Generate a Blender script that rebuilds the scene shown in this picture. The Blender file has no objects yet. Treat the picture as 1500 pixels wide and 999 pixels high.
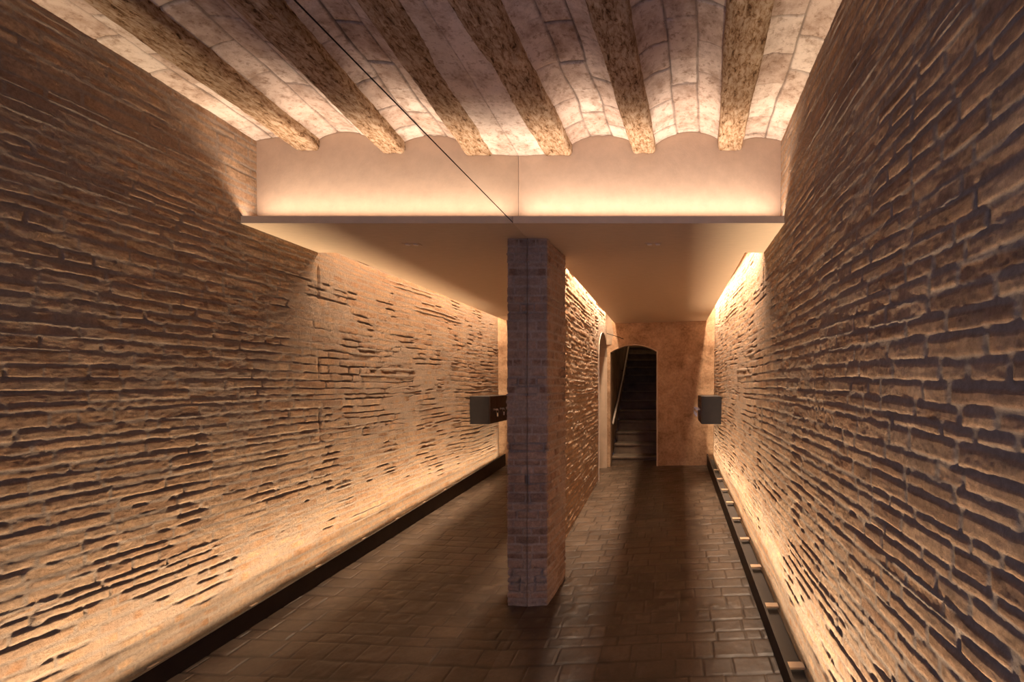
import bpy, bmesh, math, random
import numpy as np

# ------------------------------------------------------------------ basics
sc = bpy.context.scene
COL = sc.collection
ZO = 1.6                      # eye height above the datum; z values below are relative to the eye
FPX = 690.0                   # focal length in pixels of the 1500 px wide frame

def tag(o, label=None, cat=None, group=None, kind=None):
    if label: o['label'] = label
    if cat: o['category'] = cat
    if group: o['group'] = group
    if kind: o['kind'] = kind
    return o

def empty(name, loc):
    o = bpy.data.objects.new(name, None)
    o.location = (loc[0], loc[1], loc[2] + ZO)
    o.empty_display_size = 0.1
    COL.objects.link(o)
    return o

def link(name, me, parent=None, loc=(0, 0, 0)):
    o = bpy.data.objects.new(name, me)
    COL.objects.link(o)
    if parent is None:
        o.location = (loc[0], loc[1], loc[2] + ZO)
    else:
        o.parent = parent
        o.location = loc
    return o

# ------------------------------------------------------------------ noise
class Noise:
    def __init__(self, seed):
        r = np.random.default_rng(seed)
        self.p = r.permutation(512)
        self.v = r.random(512)
    def at(self, xi, yi):
        return self.v[(self.p[xi & 511] + yi) & 511]
    def n(self, x, y):
        xf = np.floor(x); yf = np.floor(y)
        xi = xf.astype(np.int64); yi = yf.astype(np.int64)
        u = x - xf; w = y - yf
        u = u * u * (3 - 2 * u); w = w * w * (3 - 2 * w)
        a = self.at(xi, yi); b = self.at(xi + 1, yi)
        c = self.at(xi, yi + 1); d = self.at(xi + 1, yi + 1)
        return (a + (b - a) * u) * (1 - w) + (c + (d - c) * u) * w
    def fbm(self, x, y, o=4, g=0.5):
        s = 0; a = 1; t = 0
        for k in range(o):
            s = s + a * (self.n(x * 2 ** k + 17.3 * k, y * 2 ** k + 9.1 * k) * 2 - 1)
            t += a; a *= g
        return s / t

def sstep(a, b, x):
    t = np.clip((x - a) / (b - a), 0, 1)
    return t * t * (3 - 2 * t)

# ------------------------------------------------------------------ grid meshes
def grid_mesh(name, P, attrs=None, mask=None, thick=None, mats=(), smooth=True):
    """P (n,m,3); thick = vector the border is pushed by to close a solid back"""
    n, m, _ = P.shape
    verts = P.reshape(-1, 3)
    idx = np.arange(n * m).reshape(n, m)
    q = np.stack([idx[:-1, :-1], idx[1:, :-1], idx[1:, 1:], idx[:-1, 1:]], -1).reshape(-1, 4)
    if mask is not None:
        q = q[mask.reshape(-1)]
    loops = q.reshape(-1)
    nq = len(q)
    starts = np.arange(nq) * 4
    totals = np.full(nq, 4)
    nv = len(verts)
    if thick is not None:
        ring = np.concatenate([idx[0, :-1], idx[:-1, -1], idx[-1, :0:-1], idx[:0:-1, 0]])
        nr = len(ring)
        back = verts[ring] + np.asarray(thick)[None, :]
        verts = np.concatenate([verts, back])
        a = ring; b = np.roll(ring, -1)
        c = nv + np.roll(np.arange(nr), -1); d = nv + np.arange(nr)
        sk = np.stack([a, b, c, d], -1)
        loops = np.concatenate([loops, sk.reshape(-1)])
        starts = np.concatenate([starts, nq * 4 + np.arange(nr) * 4])
        totals = np.concatenate([totals, np.full(nr, 4)])
        if mask is None:
            loops = np.concatenate([loops, nv + np.arange(nr)])
            starts = np.concatenate([starts, [nq * 4 + nr * 4]])
            totals = np.concatenate([totals, [nr]])
    me = bpy.data.meshes.new(name)
    me.vertices.add(len(verts)); me.vertices.foreach_set('co', verts.astype(np.float32).ravel())
    me.loops.add(len(loops)); me.loops.foreach_set('vertex_index', loops.astype(np.int32))
    me.polygons.add(len(starts)); me.polygons.foreach_set('loop_start', starts.astype(np.int32))
    me.polygons.foreach_set('loop_total', totals.astype(np.int32))
    me.update(calc_edges=True)
    sm = np.zeros(len(starts), bool); sm[:nq] = smooth
    me.polygons.foreach_set('use_smooth', sm)
    for k, v in (attrs or {}).items():
        a = me.attributes.new(k, 'FLOAT', 'POINT')
        full = np.zeros(len(verts), np.float32); full[:nv] = v.reshape(-1)
        a.data.foreach_set('value', full)
    for mt in mats: me.materials.append(mt)
    me.validate()
    return me

def bricks(s, t, seed, H=0.056, L=0.27, joint=0.016, header=0.35, relief=1.0, warp=1.0, jumble=1.0, near=False):
    """irregular hand-made brickwork: returns relief height, brick mask and a random value per brick"""
    N = Noise(seed); rng = np.random.default_rng(seed + 5)
    t2 = t + warp * (0.020 * N.fbm(s * 0.9, t * 0.9, 2) + 0.0055 * N.fbm(s * 13, t * 20, 4, 0.65))
    s2 = s + warp * (0.008 * N.fbm(s * 6 + 40, t * 6, 2) + 0.004 * N.fbm(s * 22, t * 22 + 30, 2))
    t0 = t.min() - 0.3
    nr = int((t.max() - t0 + 0.6) / (H * 0.8)) + 4
    rb = t0 + np.cumsum(H * (1 + 0.17 * rng.standard_normal(nr).clip(-1.8, 1.8)))
    r = np.clip(np.searchsorted(rb, t2) - 1, 0, nr - 2)
    lo = rb[r]; hi = rb[r + 1]
    dt = np.minimum(t2 - lo, hi - t2); lt = (t2 - (lo + hi) / 2) / (hi - lo)
    ds = np.zeros_like(s2); ls = np.zeros_like(s2); bid = np.zeros(s2.shape, np.int64)
    smin, smax = s.min() - 0.5, s.max() + 0.5
    for k in np.unique(r):
        nb = int((smax - smin) / (L * 0.4)) + 6
        ln = np.where(rng.random(nb) < header, L * 0.52, L) * (1 + 0.13 * rng.standard_normal(nb).clip(-2, 2))
        sb = smin - rng.random() * L + np.cumsum(ln)
        mk = r == k
        x = s2[mk]
        j = np.clip(np.searchsorted(sb, x) - 1, 0, nb - 2)
        ds[mk] = np.minimum(x - sb[j], sb[j + 1] - x)
        ls[mk] = (x - (sb[j] + sb[j + 1]) / 2) / (sb[j + 1] - sb[j])
        bid[mk] = k * 977 + j * 31
    R = rng.random((5, 8192))
    R0, R1, R2, R3, R4 = (R[i][bid % 8192] for i in range(5))
    jw = joint / 2 * (0.75 + 0.9 * N.n(s * 7 + 3, t * 7 + 50))
    kn = sstep(1.1, 2.4, s) if near else np.ones_like(s)          # cleaner pointing towards the street end
    e = np.minimum(ds * (0.9 + 0.6 * kn), dt)
    mb = sstep(jw * 0.55, jw * 1.5, e)
    fine = N.fbm(s * 38, t * 50, 3, 0.75)
    med = N.fbm(s * 12 + 9, t * 22, 4, 0.6)
    big = N.fbm(s * 1.6 + 70, t * 1.6, 3)
    flush = sstep(-0.25, 0.35, N.fbm(s * 0.8 + 11, t * 1.3 + 5, 3))
    fine = fine * (0.6 + 0.4 * kn); med = med * (0.55 + 0.45 * kn)
    hb = 0.0022 + 0.0048 * flush + 0.003 * (1 - kn) + 0.008 * (R1 - 0.5) * jumble + (R2 - 0.5) * 0.007 * lt * 2 * jumble + (R3 - 0.5) * 0.006 * ls * 2
    hb = hb - 0.002 * (2 * np.abs(lt)) ** 3 + 0.0055 * fine + 0.0060 * med
    hb = hb - np.where(R4 > 0.90, 0.010 * (R4 - 0.9) / 0.1, 0) * sstep(-0.2, 0.3, med)   # spalled bricks
    hm = 0.0010 + 0.004 * N.fbm(s * 3.2 + 5, t * 3.2 + 8, 3) + 0.0065 * fine + 0.005 * med
    # joints washed out to dark holes and slots here and there
    rake = sstep(0.12, 0.36, N.fbm(s * 4.5 + 60, t * 9 + 21, 3)) * (1 - mb)
    hm = hm - 0.021 * rake
    # mortar squeezed out and left standing in wandering runs along some bed joints
    run = sstep(0.28, 0.55, N.fbm(s * 1.5 + 200, r * 3.77 + 11, 3)) * (dt < ds)
    hm = hm + 0.017 * run
    # smears where the mortar was wiped over the bricks
    smear = (0.25 + 0.75 * sstep(-0.15, 0.4, N.fbm(s * 1.1 + 90, t * 1.4 + 33, 4))) * 0.7 * (0.3 + 0.7 * kn)
    mm = mb * (1 - smear * sstep(0.1, 0.5, N.n(s * 20, t * 20)))
    h = relief * (hm + (hb - hm) * (mb * 0.55 + mm * 0.45)) + 0.012 * relief * big
    return h, mm * (1 - 0.5 * rake), R0

# ------------------------------------------------------------------ materials
def new_mat(name):
    m = bpy.data.materials.new(name); m.use_nodes = True
    nt = m.node_tree
    b = nt.nodes['Principled BSDF']
    return m, nt, b

def nd(nt, typ, **kw):
    n = nt.nodes.new(typ)
    for k, v in kw.items():
        if k.startswith('_'): setattr(n, k[1:], v)
        else: n.inputs[k].default_value = v
    return n

def ramp(nt, src, stops):
    r = nt.nodes.new('ShaderNodeValToRGB')
    el = r.color_ramp.elements
    while len(el) > 1: el.remove(el[0])
    el[0].position = stops[0][0]; el[0].color = (*stops[0][1], 1)
    for p, c in stops[1:]:
        e = el.new(p); e.color = (*c, 1)
    nt.links.new(src, r.inputs[0])
    return r.outputs[0]

def coords(nt, scale=(1, 1, 1)):
    tc = nt.nodes.new('ShaderNodeTexCoord')
    mp = nt.nodes.new('ShaderNodeMapping'); mp.inputs['Scale'].default_value = scale
    nt.links.new(tc.outputs['Object'], mp.inputs[0])
    return mp.outputs[0]

def noise(nt, vec, scale, detail=5, rough=0.6, dist=0.0):
    n = nd(nt, 'ShaderNodeTexNoise', Scale=scale, Detail=detail, Roughness=rough, Distortion=dist)
    nt.links.new(vec, n.inputs['Vector'])
    return n.outputs['Fac']

def mix(nt, fac, a, b, typ='MIX'):
    m = nt.nodes.new('ShaderNodeMix'); m.data_type = 'RGBA'; m.blend_type = typ
    for i, v in ((0, fac), (6, a), (7, b)):
        if isinstance(v, (int, float)): m.inputs[i].default_value = v
        elif isinstance(v, tuple): m.inputs[i].default_value = (*v, 1)
        else: nt.links.new(v, m.inputs[i])
    return m.outputs[2]

def bump(nt, b, h, strength, dist):
    bp = nd(nt, 'ShaderNodeBump', Strength=strength, Distance=dist)
    nt.links.new(h, bp.inputs['Height']); nt.links.new(bp.outputs[0], b.inputs['Normal'])

def attr(nt, name):
    a = nt.nodes.new('ShaderNodeAttribute'); a.attribute_name = name
    return a.outputs['Fac']

def mat_brick(name, c_dark, c_mid, c_light, mortar, mortar2):
    m, nt, b = new_mat(name)
    v = coords(nt)
    rc = ramp(nt, attr(nt, 'rnd'), [(0.0, c_dark), (0.45, c_mid), (0.8, c_light), (1.0, c_mid)])
    n1 = ramp(nt, noise(nt, v, 9, 6, 0.65), [(0.3, (0.62, 0.58, 0.55)), (0.7, (1.25, 1.2, 1.15))])
    col = mix(nt, 1.0, rc, n1, 'MULTIPLY')
    n2 = ramp(nt, noise(nt, v, 60, 4, 0.7), [(0.35, (0.7, 0.7, 0.7)), (0.65, (1.15, 1.15, 1.15))])
    col = mix(nt, 0.8, col, n2, 'MULTIPLY')
    mc = mix(nt, noise(nt, v, 5, 5), mortar, mortar2)
    mc = mix(nt, 0.6, mc, n2, 'MULTIPLY')
    col = mix(nt, attr(nt, 'brick'), mc, col)
    nt.links.new(col, b.inputs['Base Color'])
    b.inputs['Roughness'].default_value = 0.95
    b.inputs['Specular IOR Level'].default_value = 0.06
    bump(nt, b, noise(nt, v, 60, 9, 0.80), 1.0, 0.013)
    return m

M = {}
M['brick'] = mat_brick('old_brick', (0.39, 0.232, 0.138), (0.49, 0.313, 0.190), (0.55, 0.375, 0.24),
                       (0.42, 0.325, 0.25), (0.33, 0.255, 0.20))
M['brick_pillar'] = mat_brick('pillar_brick', (0.31, 0.20, 0.145), (0.45, 0.30, 0.215), (0.52, 0.37, 0.28),
                              (0.52, 0.42, 0.34), (0.40, 0.31, 0.25))

def mat_plain(name, col, rough=0.6, metal=0.0, var=0.25, scale=8, bs=0.0, bscale=60, stretch=(1, 1, 1), spec=0.5):
    m, nt, b = new_mat(name)
    v = coords(nt, stretch)
    n = noise(nt, v, scale, 5, 0.6)
    lo = tuple(c * (1 - var) for c in col); hi = tuple(min(1, c * (1 + var)) for c in col)
    nt.links.new(ramp(nt, n, [(0.3, lo), (0.7, hi)]), b.inputs['Base Color'])
    b.inputs['Roughness'].default_value = rough
    b.inputs['Metallic'].default_value = metal
    b.inputs['Specular IOR Level'].default_value = spec
    if bs: bump(nt, b, noise(nt, v, bscale, 4, 0.65), bs, 0.004)
    return m

M['lime'] = mat_plain('limewash_panel', (0.60, 0.45, 0.33), 0.75, var=0.07, scale=14, bs=0.15, bscale=90, stretch=(1, 3, 1), spec=0.2)
M['soffit'] = mat_plain('soffit_panel', (0.60, 0.46, 0.32), 0.55, var=0.06, scale=10, bs=0.12, bscale=40, stretch=(1, 6, 1), spec=0.3)
M['steel'] = mat_plain('blackened_steel', (0.035, 0.026, 0.02), 0.55, 0.3, var=0.3)
M['bracket'] = mat_plain('bracket_steel', (0.42, 0.29, 0.19), 0.55, 0.0, var=0.15)
M['box'] = mat_plain('dark_metal', (0.022, 0.018, 0.016), 0.5, 0.2, var=0.15)
M['boxfront'] = mat_plain('bronze_metal', (0.050, 0.030, 0.019), 0.4, 0.4, var=0.15)
M['chrome'] = mat_plain('chrome', (0.55, 0.50, 0.44), 0.3, 1.0, var=0.05)
M['jamb'] = mat_plain('jamb_plaster', (0.52, 0.40, 0.29), 0.85, var=0.1, scale=6, bs=0.15, spec=0.2)
M['rail'] = mat_plain('pale_rail', (0.66, 0.56, 0.45), 0.45, 0.0, var=0.1)
M['step'] = mat_plain('worn_stone', (0.16, 0.118, 0.082), 0.7, var=0.35, scale=5, bs=0.3, bscale=40)
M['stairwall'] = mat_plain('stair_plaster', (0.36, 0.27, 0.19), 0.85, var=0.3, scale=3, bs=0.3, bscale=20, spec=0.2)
M['dark'] = mat_plain('dark_cavity', (0.05, 0.04, 0.035), 0.9, var=0.1)
M['lens'] = mat_plain('downlight_lens', (0.75, 0.66, 0.55), 0.3, var=0.05)

def mat_mirror():
    m, nt, b = new_mat('mirror_glass')
    b.inputs['Base Color'].default_value = (0.88, 0.87, 0.84, 1)
    b.inputs['Metallic'].default_value = 1.0
    b.inputs['Roughness'].default_value = 0.0
    return m
M['mirror'] = mat_mirror()

def mat_emit(name, col, s):
    m, nt, b = new_mat(name)
    b.inputs['Base Color'].default_value = (0.8, 0.75, 0.65, 1)
    b.inputs['Emission Color'].default_value = (*col, 1)
    b.inputs['Emission Strength'].default_value = s
    return m
M['led'] = mat_emit('led_diffuser', (1.0, 0.74, 0.42), 4.0)

def mat_vault():
    m, nt, b = new_mat('whitewashed_tile')
    v = coords(nt)
    base = ramp(nt, attr(nt, 'rnd'), [(0, (0.50, 0.39, 0.32)), (0.5, (0.60, 0.49, 0.41)), (1, (0.66, 0.56, 0.48))])
    n1 = ramp(nt, noise(nt, v, 8, 8, 0.72), [(0.36, (0.60, 0.52, 0.46)), (0.56, (1.08, 1.08, 1.08))])
    c = mix(nt, 0.9, base, n1, 'MULTIPLY')
    n2 = ramp(nt, noise(nt, v, 28, 6, 0.75), [(0.36, (0.50, 0.42, 0.36)), (0.47, (1, 1, 1))])
    c = mix(nt, 0.75, c, n2, 'MULTIPLY')
    c = mix(nt, attr(nt, 'joint'), c, (0.11, 0.08, 0.065))
    nt.links.new(c, b.inputs['Base Color'])
    b.inputs['Roughness'].default_value = 0.9; b.inputs['Specular IOR Level'].default_value = 0.2
    bump(nt, b, noise(nt, v, 30, 8, 0.75), 0.6, 0.012)
    return m
M['vault'] = mat_vault()

def mat_wood():
    m, nt, b = new_mat('worm_eaten_timber')
    v = coords(nt, (1, 0.45, 1))
    v2 = coords(nt, (1, 0.6, 1))
    n1 = noise(nt, v, 52, 7, 0.72, 0.5)
    n2 = noise(nt, v2, 7, 5, 0.6, 0.6)
    c1 = ramp(nt, n1, [(0.36, (0.085, 0.045, 0.020)), (0.45, (0.34, 0.215, 0.12)), (0.58, (0.55, 0.43, 0.31))])
    c2 = ramp(nt, n2, [(0.35, (0.62, 0.54, 0.46)), (0.65, (1.1, 1.08, 1.05))])
    c = mix(nt, 1.0, c1, c2, 'MULTIPLY')
    nt.links.new(c, b.inputs['Base Color'])
    b.inputs['Roughness'].default_value = 0.85; b.inputs['Specular IOR Level'].default_value = 0.2
    bump(nt, b, n1, 0.7, 0.012)
    return m
M['wood'] = mat_wood()

def mat_floor():
    m, nt, b = new_mat('worn_pavers')
    v = coords(nt)
    base = ramp(nt, attr(nt, 'rnd'), [(0, (0.078, 0.053, 0.035)), (0.5, (0.096, 0.066, 0.044)), (1, (0.112, 0.079, 0.054))])
    n1 = ramp(nt, noise(nt, v, 3.5, 6, 0.65), [(0.3, (0.6, 0.58, 0.55)), (0.7, (1.2, 1.2, 1.2))])
    c = mix(nt, 1.0, base, n1, 'MULTIPLY')
    n2 = noise(nt, v, 45, 5, 0.7)
    c = mix(nt, 0.6, c, ramp(nt, n2, [(0.35, (0.65, 0.65, 0.65)), (0.65, (1.15, 1.15, 1.15))]), 'MULTIPLY')
    st = ramp(nt, noise(nt, v, 2.3, 5, 0.7, 0.8), [(0.63, (1, 1, 1)), (0.72, (0.35, 0.33, 0.3))])
    c = mix(nt, 0.8, c, st, 'MULTIPLY')
    c = mix(nt, attr(nt, 'joint'), c, (0.035, 0.022, 0.014))
    nt.links.new(c, b.inputs['Base Color'])
    rr = ramp(nt, noise(nt, v, 6, 4), [(0.3, (0.30,) * 3), (0.7, (0.48,) * 3)])
    nt.links.new(rr, b.inputs['Roughness'])
    b.inputs['Specular IOR Level'].default_value = 0.45
    bump(nt, b, n2, 0.25, 0.004)
    return m
M['floor'] = mat_floor()

def mat_backwall():
    m, nt, b = new_mat('rough_ochre_render')
    v = coords(nt)
    c = ramp(nt, noise(nt, v, 3.0, 8, 0.7, 0.5), [(0.30, (0.25, 0.145, 0.080)), (0.46, (0.44, 0.275, 0.160)), (0.66, (0.56, 0.38, 0.24))])
    n2 = ramp(nt, noise(nt, v, 30, 5, 0.7), [(0.33, (0.68, 0.66, 0.64)), (0.6, (1.1, 1.1, 1.1))])
    c = mix(nt, 0.8, c, n2, 'MULTIPLY')
    nt.links.new(c, b.inputs['Base Color'])
    b.inputs['Roughness'].default_value = 0.9; b.inputs['Specular IOR Level'].default_value = 0.2
    bump(nt, b, noise(nt, v, 45, 5, 0.7), 0.4, 0.008)
    return m
M['backwall'] = mat_backwall()

# ------------------------------------------------------------------ bmesh helpers
def bm_box(bm, x0, x1, y0, y1, z0, z1, bev=0.0):
    g = bmesh.ops.create_cube(bm, size=1.0)
    for v in g['verts']:
        v.co = ((x0 + x1) / 2 + v.co.x * (x1 - x0), (y0 + y1) / 2 + v.co.y * (y1 - y0), (z0 + z1) / 2 + v.co.z * (z1 - z0))
    if bev:
        es = {e for v in g['verts'] for e in v.link_edges}
        bmesh.ops.bevel(bm, geom=list(es), offset=bev, segments=2, affect='EDGES', profile=0.5)
    return g['verts']

def bm_hexa(bm, pts):
    """8 points: bottom ring (4) then top ring (4)"""
    v = [bm.verts.new(p) for p in pts]
    for f in ((3, 2, 1, 0), (4, 5, 6, 7), (0, 1, 5, 4), (1, 2, 6, 5), (2, 3, 7, 6), (3, 0, 4, 7)):
        bm.faces.new([v[i] for i in f])
    return v

def bm_tube(bm, pts, r, seg=12, cap=True):
    from mathutils import Vector
    pts = [Vector(p) for p in pts]; rings = []
    for i, p in enumerate(pts):
        d = (pts[min(i + 1, len(pts) - 1)] - pts[max(i - 1, 0)]).normalized()
        up = Vector((0, 0, 1)) if abs(d.z) < 0.9 else Vector((1, 0, 0))
        a = d.cross(up).normalized(); b = d.cross(a).normalized()
        rings.append([bm.verts.new(p + a * r * math.cos(t) + b * r * math.sin(t)) for t in [2 * math.pi * k / seg for k in range(seg)]])
    for A, B in zip(rings, rings[1:]):
        for k in range(seg):
            bm.faces.new((A[k], A[(k + 1) % seg], B[(k + 1) % seg], B[k]))
    if cap:
        bm.faces.new(rings[0][::-1]); bm.faces.new(rings[-1])

def bm_obj(name, bm, mats, parent=None, loc=(0, 0, 0), smooth=False):
    bmesh.ops.recalc_face_normals(bm, faces=bm.faces)
    me = bpy.data.meshes.new(name); bm.to_mesh(me); bm.free()
    for mt in (mats if isinstance(mats, (list, tuple)) else [mats]): me.materials.append(mt)
    if smooth: me.polygons.foreach_set('use_smooth', [True] * len(me.polygons))
    return link(name, me, parent, loc)

def spaced(a, b, d0, p):
    out = [a]
    while out[-1] < b:
        out.append(out[-1] + d0 * max(out[-1], 0.5) ** p)
    out[-1] = b
    return np.array(out)

# ------------------------------------------------------------------ measured layout
XM = -1.0                              # mirror plane
Y_LIP, Y_FAS = 3.0, 3.12               # front of the ledge, face of the wall above it
def wall_x(z):                         # right wall leans outwards a little
    return 0.702 + (z + 1.45) / 3.05 * 0.032
def floor_z(x, y):
    l = -1.57 + 0.0374 * (y - 3.3); r = -1.497 + 0.0453 * (y - 3.3)
    k = (x + 1.0) / 1.585
    return l + (r - l) * k
def back_y(x):                         # the end wall runs slightly askew
    return 7.84 - (x + 1.05) / 1.74 * 0.42
def sof_z(y):
    return 1.013 - (y - 3.0) * 0.0085

# ------------------------------------------------------------------ right wall
ys = np.concatenate([np.linspace(-0.3, 0.87, 90), spaced(0.88, 7.5, 0.0048, 0.6)])
zs = np.arange(-1.66, 1.76, 0.0048)
Z, Y = np.meshgrid(zs, ys, indexing='ij')
h, mb, rn = bricks(Y, Z, 11, H=0.053, L=0.26, joint=0.015, relief=0.27, warp=1.1, near=True)
Nc = Noise(301)
yc_ = 3.66 + 0.012 * Nc.fbm(Z * 9, Z * 0 + 3, 3)
h = h - 0.018 * np.exp(-((Y - yc_) / 0.010) ** 2) * sstep(-0.2, 0.25, Nc.fbm(Z * 7, Z * 0 + 9, 2)) * sstep(-1.0, -0.3, Z)
P = np.stack([wall_x(Z) + 0.004 - 0.022 * sstep(4.5, 7.0, Y) - h, Y, Z], -1)
me = grid_mesh('wall_right', P, {'brick': mb, 'rnd': rn}, None, (0.12, 0, 0), [M['brick']])
tag(link('wall_right', me), 'long rough brick wall on the right of the passage', 'wall', kind='structure')

# ------------------------------------------------------------------ left wall beyond the pillar, with an arched opening
ys = spaced(3.70, 7.95, 0.0085, 0.3); zs = np.arange(-1.62, 1.42, 0.0075)
Z, Y = np.meshgrid(zs, ys, indexing='ij')
h, mb, rn = bricks(Y, Z, 23, H=0.055, L=0.22, joint=0.02, relief=0.6, header=0.6, jumble=1.5)
xl = -1.0 - (Y - 3.7) / 4.14 * 0.05
NY0, NY1, NSP, NCR = 6.88, 7.76, 0.42, 0.77
fl = sstep(NY0 - 0.10, NY0 - 0.02, Y) * sstep(1.1, 0.85, Z)          # smooth plaster round the opening
h = h * (1 - fl) + 0.010 * fl
mb = mb * (1 - fl)
P = np.stack([xl - 0.008 + h, Y, Z], -1)
yc = (Y[:-1, :-1] + Y[1:, 1:]) / 2; zc = (Z[:-1, :-1] + Z[1:, 1:]) / 2
def arch_top(u, sp, cr):               # u in -1..1
    return sp + (cr - sp) * np.sqrt(np.clip(1 - u * u, 0, 1))
u = (yc - (NY0 + NY1) / 2) / ((NY1 - NY0) / 2)
hole = (np.abs(u) < 1) & (zc < arch_top(u, NSP, NCR))
me = grid_mesh('wall_left', P, {'brick': mb, 'rnd': rn}, ~hole, (-0.10, 0, 0), [M['brick']])
tag(link('wall_left', me), 'rough brick wall on the left beyond the pillar', 'wall', kind='structure')

def tunnel(name, mat, prof, axis, depth, close=True, close_mat=None, lip=0.012):
    """prof: open outline of points (x,y,z) up one jamb, over the arch and down; extruded along axis*depth"""
    bm = bmesh.new()
    a = [bm.verts.new(p) for p in prof]
    off = [axis[i] * depth for i in range(3)]
    b = [bm.verts.new((p[0] + off[0], p[1] + off[1], p[2] + off[2])) for p in prof]
    for i in range(len(a) - 1):
        bm.faces.new((a[i], a[i + 1], b[i + 1], b[i]))
    if close:
        f = bm.faces.new(b)
        if close_mat is not None: f.material_index = 1
    return bm

# arched opening in the left wall: plaster reveal closed by a recessed panel
prof = []
NX = -1.03
prof.append((NX, NY0, -1.62)); 
for k in range(25):
    t = -1 + 2 * k / 24
    prof.append((NX, (NY0 + NY1) / 2 + t * (NY1 - NY0) / 2, float(arch_top(np.array(t), NSP, NCR))))
prof.append((NX, NY1, -1.62))
bm = tunnel('door_1', None, prof, (-1, 0, 0), 0.40, True)
o = bm_obj('door_1', bm, [M['jamb']])
tag(o, 'tall arched opening with pale plaster reveal in the left brick wall', 'doorway', kind='structure')

# ------------------------------------------------------------------ end wall with the arched stair door
xs = np.arange(-1.12, 0.80, 0.008); zs = np.arange(-1.50, 1.42, 0.010)
Z, X = np.meshgrid(zs, xs, indexing='ij')
N = Noise(5)
hb = 0.010 * N.fbm(X * 5, Z * 5, 5) + 0.006 * N.fbm(X * 1.5, Z * 1.5, 2)
DX0, DX1, DSP, DCR = -0.985, -0.212, 0.495, 0.610
P = np.stack([X, back_y(X) - hb, Z], -1)
xc = (X[:-1, :-1] + X[1:, 1:]) / 2; zc = (Z[:-1, :-1] + Z[1:, 1:]) / 2
def arch2(u): return DSP + (DCR - DSP) * (1 - np.abs(u) ** 2.0)
u = (xc - (DX0 + DX1) / 2) / ((DX1 - DX0) / 2)
hole = (np.abs(u) < 1) & (zc < arch2(u))
me = grid_mesh('wall_back', P, None, ~hole, (0, 0.16, 0), [M['backwall']])
tag(link('wall_back', me), 'rough ochre rendered end wall around the arched stair door', 'wall', kind='structure')

prof = [(DX0 + 0.002, back_y(DX0) - 0.012, -1.5)]
for k in range(25):
    t = -1 + 2 * k / 24
    xx = (DX0 + DX1) / 2 + t * (DX1 - DX0) / 2
    prof.append((xx, back_y(xx) - 0.012, float(arch2(np.array(t)))))
prof.append((DX1 - 0.002, back_y(DX1) - 0.012, -1.5))
bm = tunnel('door_2', None, prof, (0, 1, 0), 0.20, False)
# raised plaster edge round the right jamb and arch
pr = prof[6:]
outer = [(p[0] + 0.022 * min(1, i / 6), p[1] + 0.002, p[2] + (0.012 if i < len(pr) - 1 else 0)) for i, p in enumerate(pr)]
va = [bm.verts.new(p) for p in pr]; vb = [bm.verts.new(p) for p in outer]
for i in range(len(va) - 1): bm.faces.new((va[i], va[i + 1], vb[i + 1], vb[i]))
o = bm_obj('door_2', bm, [M['jamb']])
tag(o, 'plaster lining of the segmental arched doorway to the stairs', 'doorway', kind='structure')

# ------------------------------------------------------------------ stairs beyond the arch
ST_Y0, RISER, TREAD, NST = 8.10, 0.18, 0.30, 13
SX0, SX1 = -1.0, -0.10
st = empty('staircase', (-0.55, ST_Y0, -1.43))
tag(st, 'dark worn stone stairs rising beyond the arched doorway', 'stairs')
rng = random.Random(3)
for k in range(NST):
    bm = bmesh.new()
    y0 = k * TREAD; z1 = (k + 1) * RISER - 0.02
    bm_box(bm, SX0 + 0.55, SX1 + 0.55, y0, y0 + TREAD + 0.02, z1 - RISER, z1 - 0.04)
    bm_box(bm, SX0 + 0.55, SX1 + 0.55, y0 - 0.025, y0 + TREAD + 0.015, z1 - 0.042, z1, 0.010)
    bm_obj('step', bm, [M['step']], st)
def wall_box(name, x0, x1, y0, y1, z0, z1, mat, label, cat='wall'):
    bm = bmesh.new(); bm_box(bm, x0, x1, y0, y1, z0, z1)
    return tag(bm_obj(name, bm, [mat]), label, cat, kind='structure')
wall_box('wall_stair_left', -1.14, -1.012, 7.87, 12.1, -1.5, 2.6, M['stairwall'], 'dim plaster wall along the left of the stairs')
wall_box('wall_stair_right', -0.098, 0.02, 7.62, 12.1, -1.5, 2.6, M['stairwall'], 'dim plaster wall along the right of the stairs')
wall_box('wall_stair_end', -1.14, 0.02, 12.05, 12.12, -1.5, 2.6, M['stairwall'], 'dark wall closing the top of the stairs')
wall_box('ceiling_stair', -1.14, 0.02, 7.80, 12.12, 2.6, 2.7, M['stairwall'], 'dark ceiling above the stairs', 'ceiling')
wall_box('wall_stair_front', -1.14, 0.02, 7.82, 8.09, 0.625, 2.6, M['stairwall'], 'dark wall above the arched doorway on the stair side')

bm = bmesh.new()
bm_tube(bm, [(-0.985, 8.12, -0.72), (-0.965, 8.8, -0.33), (-0.950, 9.5, 0.07), (-0.945, 10.4, 0.60), (-0.94, 11.3, 1.13)], 0.019, 14)
rail = bm_obj('handrail', bm, [M['rail']], smooth=True)
tag(rail, 'pale sloping handrail on the left wall of the stairs', 'handrail')
for (y, z) in ((8.35, -0.595), (9.9, 0.295), (11.0, 0.945)):
    bm = bmesh.new()
    bm_tube(bm, [(-1.014, y, z - 0.05), (-0.975, y, z - 0.05), (-0.962, y, z)], 0.008, 8)
    bm_obj('bracket', bm, [M['steel']], rail, smooth=True)

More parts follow.
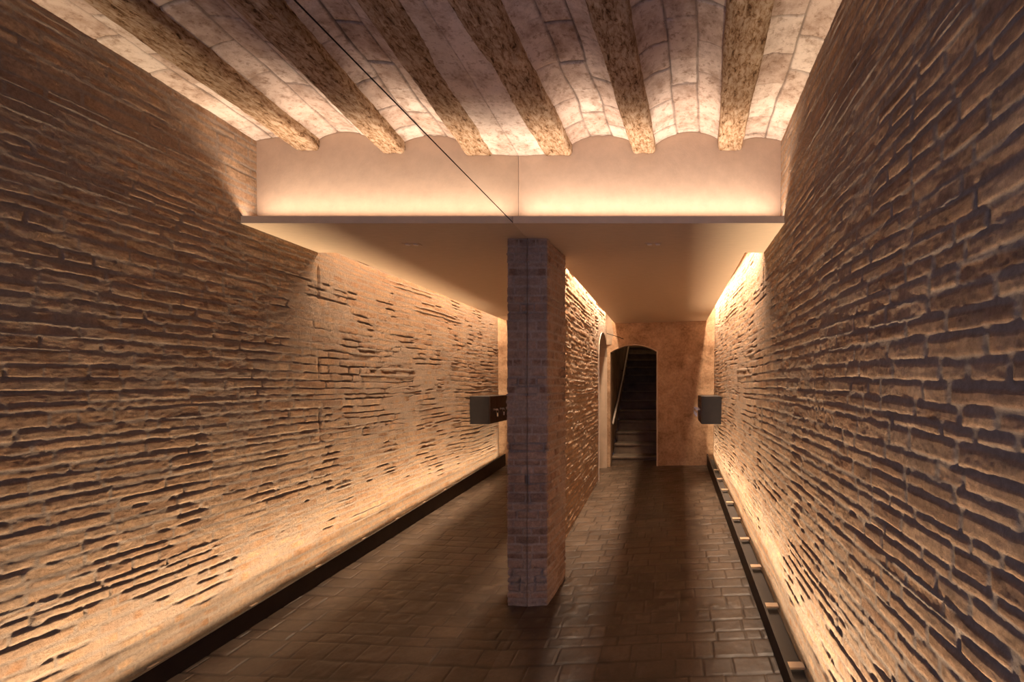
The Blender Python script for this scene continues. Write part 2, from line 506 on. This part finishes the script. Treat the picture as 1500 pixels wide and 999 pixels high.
# ------------------------------------------------------------------ floor of worn pavers
xs = np.arange(-1.46, 0.72, 0.0065); ys = np.concatenate([np.linspace(-0.3, 1.3, 80), spaced(1.31, 8.15, 0.0075, 0.4)])
Yg, Xg = np.meshgrid(ys, xs, indexing='ij')
N = Noise(31)
_, mm, rn = bricks(Xg, Yg, 77, H=0.133, L=0.205, joint=0.011, header=0.18, relief=0.4, warp=0.45)
e = 1 - mm
hf = -0.0045 * e + 0.0012 * (rn - 0.5) + 0.0022 * N.fbm(Xg * 11, Yg * 11, 4) + 0.003 * N.fbm(Xg * 2, Yg * 2, 2)
P = np.stack([Xg, Yg, floor_z(Xg, Yg) + hf], -1)
me = grid_mesh('floor', P, {'joint': sstep(0.35, 0.9, e), 'rnd': rn}, None, (0, 0, -0.08), [M['floor']])
tag(link('floor', me), 'floor of dark worn brick pavers laid in rows across the passage', 'floor', kind='structure')

# ------------------------------------------------------------------ brick pillar against the mirror
PX, PY0, PY1, PXB = -0.852, 3.30, 3.76, -0.818
wf = 0.150; ws = PY1 - PY0; wb = 0.2
L = wf + ws + wb
ss = np.arange(0, L, 0.005); zs = np.arange(-1.62, 1.012, 0.0055)
Zg, Sg = np.meshgrid(zs, ss, indexing='ij')
h, mb, rn = bricks(Sg * 1.0 + 3.0, Zg, 57, H=0.058, L=0.145, joint=0.013, relief=0.75, header=0.3, warp=0.6)
r = 0.014
def prof_pt(s):
    # front face (+x), corner, right face (+y), corner, rear face (-x)
    x = np.where(s < wf, XM + 0.002 + s, np.where(s < wf + ws, PX + (PXB - PX) * (s - wf) / ws, PXB - (s - wf - ws)))
    y = np.where(s < wf, PY0, np.where(s < wf + ws, PY0 + (s - wf), PY1))
    return x, y
px, py = prof_pt(Sg)
k1 = sstep(wf - 0.02, wf + 0.02, Sg); k2 = sstep(wf + ws - 0.02, wf + ws + 0.02, Sg)
nx = k1 * (1 - k2); ny = -(1 - k1) + k2
nl = np.sqrt(nx * nx + ny * ny) + 1e-6
nx, ny = nx / nl, ny / nl
h = h - 0.010 - 0.010 * np.exp(-((Sg - wf) / r) ** 2) - 0.010 * np.exp(-((Sg - wf - ws) / r) ** 2)
P = np.stack([np.maximum(px + nx * h, XM + 0.001), py + ny * h, Zg], -1)
me = grid_mesh('pillar', P, {'brick': mb, 'rnd': rn}, None, None, [M['brick_pillar']])
tag(link('pillar', me), 'narrow brick pillar standing against the end of the mirror', 'pillar', kind='structure')
wall_box('wall_pillar_core', -1.08, -0.875, PY0 + 0.03, PY1 - 0.03, -1.62, 1.008, M['backwall'], 'core of the narrow brick pillar')

# ------------------------------------------------------------------ mirrors on the left side
def mirror(name, y0, y1, z0, z1, label):
    bm = bmesh.new()
    bm_box(bm, XM - 0.008, XM, y0, y1, z0, z1)
    for f in bm.faces:
        f.normal_update()
        f.material_index = 0 if f.normal.x > 0.5 else 1
    o = bm_obj(name, bm, [M['mirror'], M['steel']])
    return tag(o, label, 'mirror', 'mirror panels on the left wall')
mirror('wall_mirror', -0.25, PY0 + 0.004, -1.66, 1.0155, 'large lower mirror panel on the left wall reaching the brick pillar')
mirror('wall_mirror', -0.25, Y_FAS - 0.001, 1.0225, 1.72, 'upper mirror panel on the left wall under the timber beams')
wall_box('wall_mirror_backing', -1.10, XM - 0.010, -0.25, 3.72, -1.66, 1.75, M['dark'], 'dark wall carrying the mirror panels')

# ------------------------------------------------------------------ ledge, wall above it, lowered ceiling
bm = bmesh.new()
bm_box(bm, XM + 0.001, 0.742, Y_LIP, Y_LIP + 0.020, sof_z(3), 1.060, 0.0015)   # upstand
bm_hexa(bm, [(XM + 0.001, Y_LIP + 0.02, sof_z(3)), (0.742, Y_LIP + 0.02, sof_z(3)), (0.742, 3.66, sof_z(3.66)), (XM + 0.001, 3.66, sof_z(3.66)),
             (XM + 0.001, Y_LIP + 0.02, 1.022), (0.742, Y_LIP + 0.02, 1.022), (0.742, 3.66, 1.022), (XM + 0.001, 3.66, 1.022)])
xa, xb = -0.905, 0.585
bm_hexa(bm, [(xa, 3.66, sof_z(3.66)), (xb, 3.66, sof_z(3.66)), (xb, back_y(xb) + 0.01, sof_z(7.6)), (xa, back_y(xa) + 0.01, sof_z(7.8)),
             (xa, 3.66, 1.04), (xb, 3.66, 1.04), (xb, back_y(xb) + 0.01, 1.04), (xa, back_y(xa) + 0.01, 1.04)])
o = bm_obj('ceiling_lowered', bm, [M['soffit']])
tag(o, 'smooth tan lowered ceiling with projecting front ledge', 'ceiling', kind='structure')
bm = bmesh.new()
bm_box(bm, XM + 0.001, 0.765, Y_FAS, Y_FAS + 0.03, 1.0225, 1.78)
bm_box(bm, XM + 0.001, XM + 0.010, Y_FAS - 0.004, Y_FAS, 1.024, 1.50)
o = bm_obj('wall_upper', bm, [M['lime']])
tag(o, 'smooth pinkish wall above the ledge, lit from below', 'wall', kind='structure')
wall_box('ceiling_void', -1.16, 0.86, Y_FAS + 0.03, 8.05, 1.40, 1.45, M['lime'], 'hidden upper side of the void over the lowered ceiling', 'ceiling')

# ------------------------------------------------------------------ vaulted ceiling between the beams
def rise(y): return 0.037 * (Y_FAS - y)
BEAMS = [  # left x, slope, right x, slope, bottom z (at the ledge wall)
    (0.321, 0.072, 0.482, 0.038, 1.534),
    (-0.249, 0.0875, -0.092, 0.0675, 1.515),
    (-0.833, 0.063, -0.647, 0.059, 1.502)]
def bl(i, y): return np.maximum(BEAMS[i][0] + BEAMS[i][1] * (y - Y_FAS), XM + 0.004)
def br(i, y): return BEAMS[i][2] + BEAMS[i][3] * (y - Y_FAS)
ys = np.concatenate([np.linspace(-0.3, 1.75, 60), np.arange(1.76, Y_FAS + 0.004, 0.0075)])
spans = [  # xl(y), xr(y), zl, zr, crown, tile rows
    (lambda y: XM + 0 * y, lambda y: bl(2, y) + 0.02, 1.502, 1.506, 1.506, 1),
    (lambda y: br(2, y) - 0.015, lambda y: bl(1, y) + 0.015, 1.560, 1.585, 1.634, 3),
    (lambda y: br(1, y) - 0.015, lambda y: bl(0, y) + 0.015, 1.560, 1.598, 1.652, 3),
    (lambda y: br(0, y) - 0.015, lambda y: 0.80 + 0 * y, 1.600, 1.575, 1.622, 2)]
cols, jts, rns = [], [], []
N = Noise(91); rgc = np.random.default_rng(8)
for si, (fa, fb, zl, zr, zc_, nrow) in enumerate(spans):
    nv = 26 if nrow == 1 else 64
    v = np.linspace(0, 1, nv)
    Yg, V = np.meshgrid(ys, v, indexing='ij')
    a = fa(Yg); b = fb(Yg); X = a + (b - a) * V
    z = zl + (zr - zl) * V + (zc_ - (zl + zr) / 2) * (1 - np.abs(2 * V - 1) ** 2.3)
    wd = float(np.mean(b - a))
    jt = np.zeros_like(X); rr = np.full_like(X, 0.8); dz = 0.0026 * N.fbm(X * 20, Yg * 20, 3) + 0.005 * N.fbm(X * 5, Yg * 2.5, 2)
    if nrow > 1:
        q = V + 0.035 * N.fbm(Yg * 4 + si * 9, V * 0 + si, 3)
        rw = np.clip(np.floor(q * nrow), 0, nrow - 1)
        dl = np.abs(q * nrow - np.round(q * nrow)) / nrow * wd
        dl = np.where((np.round(q * nrow) <= 0) | (np.round(q * nrow) >= nrow), 1.0, dl)
        for k in range(nrow):
            sb = -0.6 + rgc.random() * 0.2 + np.cumsum(0.25 * (1 + 0.14 * rgc.standard_normal(22).clip(-2, 2)))
            mk = rw == k
            yy = Yg[mk] + 0.010 * N.fbm(X[mk] * 14, Yg[mk] * 3, 2) + (X[mk] - a[mk]) * (rgc.random() - 0.5) * 0.15
            j = np.clip(np.searchsorted(sb, yy) - 1, 0, 20)
            dy = np.minimum(yy - sb[j], sb[j + 1] - yy)
            wj = rgc.random(24)
            lw = np.where(yy - sb[j] < sb[j + 1] - yy, wj[j], wj[j + 1])
            jn = (1 - sstep(0.0015, 0.0035 + 0.004 * lw, dy)) * (0.25 + 0.75 * lw)
            jl = (1 - sstep(0.002, 0.009, dl[mk])) * (0.35 + 0.65 * N.n(Yg[mk] * 4 + k * 7, X[mk] * 2))
            jt[mk] = np.maximum(jn, jl)
            rt = rgc.random(24); rr[mk] = rt[j]
            dz[mk] += (rgc.random(24)[j] - 0.5) * 0.008 + 0.010 * jt[mk]
    Zv = z + rise(Yg) + dz
    cols.append(np.stack([X, Yg, Zv], -1)); jts.append(jt); rns.append(rr)
P = np.concatenate(cols, 1)
me = grid_mesh('ceiling', P, {'joint': np.concatenate(jts, 1), 'rnd': np.concatenate(rns, 1)}, None, (0, 0, 0.12), [M['vault']])
tag(link('ceiling', me), 'whitewashed shallow tile vaults between old timber beams', 'ceiling', kind='structure')

# timber beams
def beam(i, label):
    yb = np.concatenate([np.linspace(0.5, 1.75, 40), np.arange(1.765, Y_FAS - 0.002, 0.012)])
    yb[-1] = Y_FAS - 0.001
    N = Noise(140 + i)
    zb = BEAMS[i][4]; nt_ = 60
    hgt = 0.20; rc = 0.026
    prof = []                                     # unit profile: (side -1..1, z above bottom, nx, nz)
    for k in range(12): prof.append((-1, hgt - (hgt - rc) * k / 12, -1, 0, 0, 0))
    for k in range(7):
        t = math.pi / 2 * k / 6
        prof.append((-1, rc, -math.cos(t), -math.sin(t), 1, rc))
    for k in range(1, 24): prof.append((-1 + 2 * k / 24, 0, 0, -1, 0, 0))
    for k in range(7):
        t = math.pi / 2 * (1 - k / 6)
        prof.append((1, rc, math.cos(t), -math.sin(t), 1, rc))
    for k in range(1, 13): prof.append((1, rc + (hgt - rc) * k / 12, 1, 0, 0, 0))
    n = len(yb); m = len(prof)
    P = np.zeros((n, m, 3))
    a = bl(i, yb); b = br(i, yb); cx = (a + b) / 2; hw = (b - a) / 2
    acc = 0
    for j, (sd, zz, nx, nz, arc, _) in enumerate(prof):
        if arc:
            x = cx + sd * (hw - rc) + nx * rc; z = zb + rc + nz * rc
        elif nz < 0:
            x = cx + sd * (hw - rc); z = zb + 0 * yb
        else:
            x = cx + sd * hw; z = zb + zz + 0 * yb
        sarc = j * 0.009
        d = 0.007 * N.fbm(yb * 3.0, np.full(n, sarc * 12), 3) + 0.0035 * N.fbm(yb * 22, np.full(n, sarc * 50), 3)
        P[:, j, 0] = np.maximum(x + nx * d, XM + 0.003); P[:, j, 1] = yb; P[:, j, 2] = z + rise(yb) + nz * d
    idx0 = P.copy()
    loc = (float(cx.mean()), float(yb.mean()), zb)
    P = P - np.array(loc)
    me = grid_mesh('timber_beam', P[:, ::-1], None, None, (0, 0, 0.02), [M['wood']])
    return tag(link('timber_beam', me, None, loc), label, 'beam', 'old timber ceiling beams')
beam(0, 'worm-eaten timber beam nearest the right brick wall')
beam(1, 'middle timber beam between the two full tile vaults')
beam(2, 'timber beam beside the smooth plaster strip along the mirror')

# ------------------------------------------------------------------ light trough along the right wall
TX = 0.585
def ptop(y): return -1.437 + 0.060 * (y - 2.3)
tr = empty('light_trough', (0.63, 4.0, -1.5))
tag(tr, 'long dark steel light trough along the foot of the right brick wall', 'light trough')
ox, oy, oz = 0.63, 4.0, -1.5
def rel(p): return (p[0] - ox, p[1] - oy, p[2] - oz)
bm = bmesh.new()
ya, yb_ = 0.30, 7.42
def pbot(y): return float(floor_z(TX, y)) - 0.03
bm_hexa(bm, [rel(p) for p in [(TX, ya, pbot(ya)), (TX + 0.008, ya, pbot(ya)), (TX + 0.008, yb_, pbot(yb_)), (TX, yb_, pbot(yb_)),
                              (TX, ya, ptop(ya)), (TX + 0.008, ya, ptop(ya)), (TX + 0.008, yb_, ptop(yb_)), (TX, yb_, ptop(yb_))]])
bm_hexa(bm, [rel(p) for p in [(TX, ya, ptop(ya)), (TX + 0.016, ya, ptop(ya)), (TX + 0.016, yb_, ptop(yb_)), (TX, yb_, ptop(yb_)),
                              (TX, ya, ptop(ya) + 0.004), (TX + 0.016, ya, ptop(ya) + 0.004), (TX + 0.016, yb_, ptop(yb_) + 0.004), (TX, yb_, ptop(yb_) + 0.004)]])
bm_obj('edge_plate', bm, [M['steel']], tr)
bm = bmesh.new()
def tb(y): return ptop(y) - 0.085
bm_hexa(bm, [rel(p) for p in [(TX + 0.008, ya, tb(ya) - 0.02), (0.70, ya, tb(ya) - 0.02), (0.70, yb_, tb(yb_) - 0.02), (TX + 0.008, yb_, tb(yb_) - 0.02),
                              (TX + 0.008, ya, tb(ya)), (0.70, ya, tb(ya)), (0.70, yb_, tb(yb_)), (TX + 0.008, yb_, tb(yb_))]])
bm_obj('trough_bed', bm, [M['dark']], tr)
for y in (1.87, 2.459, 3.049, 3.61, 4.149, 4.656, 5.165, 5.65, 6.14, 6.62):
    bm = bmesh.new()
    w = 0.026
    bm_hexa(bm, [rel(p) for p in [(TX + 0.007, y - w, ptop(y) - 0.056), (0.700, y - w, ptop(y) - 0.056), (0.700, y + w, ptop(y) - 0.056), (TX + 0.007, y + w, ptop(y) - 0.056),
                                  (TX + 0.007, y - w, ptop(y) - 0.046), (0.700, y - w, ptop(y) - 0.046), (0.700, y + w, ptop(y) - 0.046), (TX + 0.007, y + w, ptop(y) - 0.046)]])
    bm_obj('bracket', bm, [M['bracket']], tr)
bm = bmesh.new()
LX0, LX1 = TX + 0.0085, TX + 0.018
def lt_(y): return ptop(y) - 0.030
bm_hexa(bm, [rel(p) for p in [(LX0, ya, lt_(ya) - 0.010), (LX1, ya, lt_(ya) - 0.010), (LX1, yb_ - 0.05, lt_(yb_) - 0.010), (LX0, yb_ - 0.05, lt_(yb_) - 0.010),
                              (LX0, ya, lt_(ya)), (LX1, ya, lt_(ya)), (LX1, yb_ - 0.05, lt_(yb_)), (LX0, yb_ - 0.05, lt_(yb_))]])
bm_obj('led_strip', bm, [M['led']], tr)

# ------------------------------------------------------------------ mailboxes
MX0, MX1, MY0, MY1, MZ0, MZ1 = 0.424, 0.700, 6.36, 7.10, -0.565, -0.190
mbx = empty('mailbox', (0.56, 6.73, MZ0))
tag(mbx, 'dark metal mailbox unit fixed to the right brick wall near the end', 'mailbox')
def mrel(bm): 
    for v in bm.verts: v.co.x -= 0.56; v.co.y -= 6.73; v.co.z -= MZ0
bm = bmesh.new(); bm_box(bm, MX0 + 0.012, MX1, MY0, MY1, MZ0, MZ1, 0.003); mrel(bm)
bm_obj('body', bm, [M['box']], mbx)
nd_ = 3; dw = (MY1 - MY0) / nd_
for k in range(nd_):
    y0 = MY0 + k * dw
    bm = bmesh.new(); bm_box(bm, MX0, MX0 + 0.012, y0 + 0.004, y0 + dw - 0.004, MZ0 + 0.004, MZ1 - 0.004, 0.002)
    bm_box(bm, MX0 - 0.004, MX0 + 0.002, y0 + 0.05, y0 + dw - 0.05, MZ1 - 0.085, MZ1 - 0.055, 0.001); mrel(bm)
    d = bm_obj('door', bm, [M['boxfront']], mbx)
    bm = bmesh.new(); yc = y0 + dw * 0.5; zc = MZ0 + 0.19
    bm_tube(bm, [(MX0 + 0.002, yc, zc), (MX0 - 0.014, yc, zc)], 0.014, 14)
    bm_tube(bm, [(MX0 - 0.014, yc, zc), (MX0 - 0.030, yc, zc)], 0.006, 10)
    mrel(bm); bm_obj('lock', bm, [M['chrome']], d, smooth=False)
    bm = bmesh.new()
    bm_box(bm, MX0 - 0.062, MX0 - 0.028, yc - 0.0015, yc + 0.0015, zc - 0.012, zc + 0.012, 0.001)
    ring = [(MX0 - 0.056 + 0.018 * math.cos(t), yc, zc - 0.026 + 0.022 * math.sin(t)) for t in [2 * math.pi * q / 20 for q in range(21)]]
    bm_tube(bm, ring, 0.002, 6, cap=False)
    bm_box(bm, MX0 - 0.066, MX0 - 0.046, yc - 0.001, yc + 0.001, zc - 0.095, zc - 0.045, 0.0005)
    mrel(bm); bm_obj('key', bm, [M['chrome']], d)

# ------------------------------------------------------------------ twin downlight in the lowered ceiling
DLX, DLY = -0.117, 3.44
dz_ = sof_z(DLY)
dl = empty('recessed_downlight', (DLX, DLY, dz_))
tag(dl, 'small twin recessed downlight in the lowered ceiling', 'downlight')
bm = bmesh.new(); bm_box(bm, -0.062, 0.062, -0.028, 0.028, -0.004, 0.002, 0.0012)
bm_obj('trim_plate', bm, [M['soffit']], dl)
for sx in (-0.03, 0.03):
    bm = bmesh.new()
    bmesh.ops.create_cone(bm, cap_ends=True, segments=24, radius1=0.016, radius2=0.019, depth=0.008)
    for v in bm.verts: v.co.x += sx; v.co.z += -0.005
    bm_obj('lamp', bm, [M['lens']], dl)

# thin iron tie in the far left corner
bm = bmesh.new()
bm_tube(bm, [(-1.03, 7.70, 0.800), (-0.90, 7.74, 0.765), (-0.76, 7.765, 0.715)], 0.006, 8)
tag(bm_obj('iron_tie', bm, [M['steel']], smooth=True), 'thin iron tie rod in the corner above the arched stair door', 'rod')

# ------------------------------------------------------------------ lights
WARM = (1.0, 0.66, 0.36)
def strip(name, p0, p1, width, direction, power, spread=math.pi, color=WARM):
    from mathutils import Vector, Matrix
    p0 = Vector(p0); p1 = Vector(p1)
    ld = bpy.data.lights.new(name, 'AREA'); ld.shape = 'RECTANGLE'
    ld.size = (p1 - p0).length; ld.size_y = width; ld.energy = power; ld.color = color; ld.spread = spread
    o = bpy.data.objects.new(name, ld); COL.objects.link(o)
    xa_ = (p1 - p0).normalized(); zt = -Vector(direction).normalized()
    zt = (zt - xa_ * zt.dot(xa_)).normalized(); yt = zt.cross(xa_)
    R = Matrix((xa_, yt, zt)).transposed()
    c = (p0 + p1) / 2
    o.matrix_world = Matrix.Translation((c.x, c.y, c.z + ZO)) @ R.to_4x4()
    return o
strip('trough_light', (0.6035, 0.35, lt_(0.35) + 0.002), (0.6035, 7.36, lt_(7.36) + 0.002), 0.008, (0.13, 0, 1), 50, math.radians(62), (1.0, 0.75, 0.51))
strip('trough_spill', (0.6035, 0.35, lt_(0.35) + 0.003), (0.6035, 7.36, lt_(7.36) + 0.003), 0.008, (0.40, 0, 1), 19, math.radians(150), (1.0, 0.75, 0.51))
strip('ledge_light', (XM + 0.03, 3.034, 1.040), (0.70, 3.034, 1.040), 0.014, (0, -0.24, 1), 12.0, math.radians(140), (1.0, 0.79, 0.63))
strip('slot_light_right', (0.625, 3.72, 1.30), (0.625, 7.36, 1.30), 0.03, (0.13, 0, -1), 90, math.radians(100), (1.0, 0.72, 0.50))
strip('slot_light_left', (-0.950, 3.82, 1.30), (-0.955, 7.72, 1.30), 0.03, (-0.13, 0, -1), 85, math.radians(100), (1.0, 0.72, 0.50))

pl = bpy.data.lights.new('stair_fill', 'POINT'); pl.energy = 9.0; pl.color = WARM; pl.shadow_soft_size = 0.08  # added fill, not a real fitting: lifts the upper steps out of the dark
po = bpy.data.objects.new('stair_fill', pl); COL.objects.link(po); po.location = (-0.5, 11.0, 2.35 + ZO)
w = bpy.data.worlds.new('dusk'); sc.world = w; w.use_nodes = True
bg = w.node_tree.nodes['Background']
bg.inputs[0].default_value = (0.52, 0.60, 1.0, 1); bg.inputs[1].default_value = 0.9

# ------------------------------------------------------------------ camera
cd = bpy.data.cameras.new('camera'); cam = bpy.data.objects.new('camera', cd); COL.objects.link(cam)
cam.location = (0, 0, ZO); cam.rotation_euler = (math.radians(90), 0, 0)
cd.sensor_width = 36; cd.lens = 36 * FPX / 1500
cd.shift_x = -(981 - 750) / 1500; cd.shift_y = (560 - 499.5) / 1500
cd.clip_start = 0.05
sc.camera = cam

sc.view_settings.view_transform = 'Standard'; sc.view_settings.look = 'None'
sc.view_settings.gamma = 1; sc.view_settings.use_curve_mapping = False
sc.view_settings.exposure = 0.0
sc.cycles.use_denoising = True
sc.cycles.sample_clamp_indirect = 4
sc.cycles.max_bounces = 10; sc.cycles.diffuse_bounces = 5
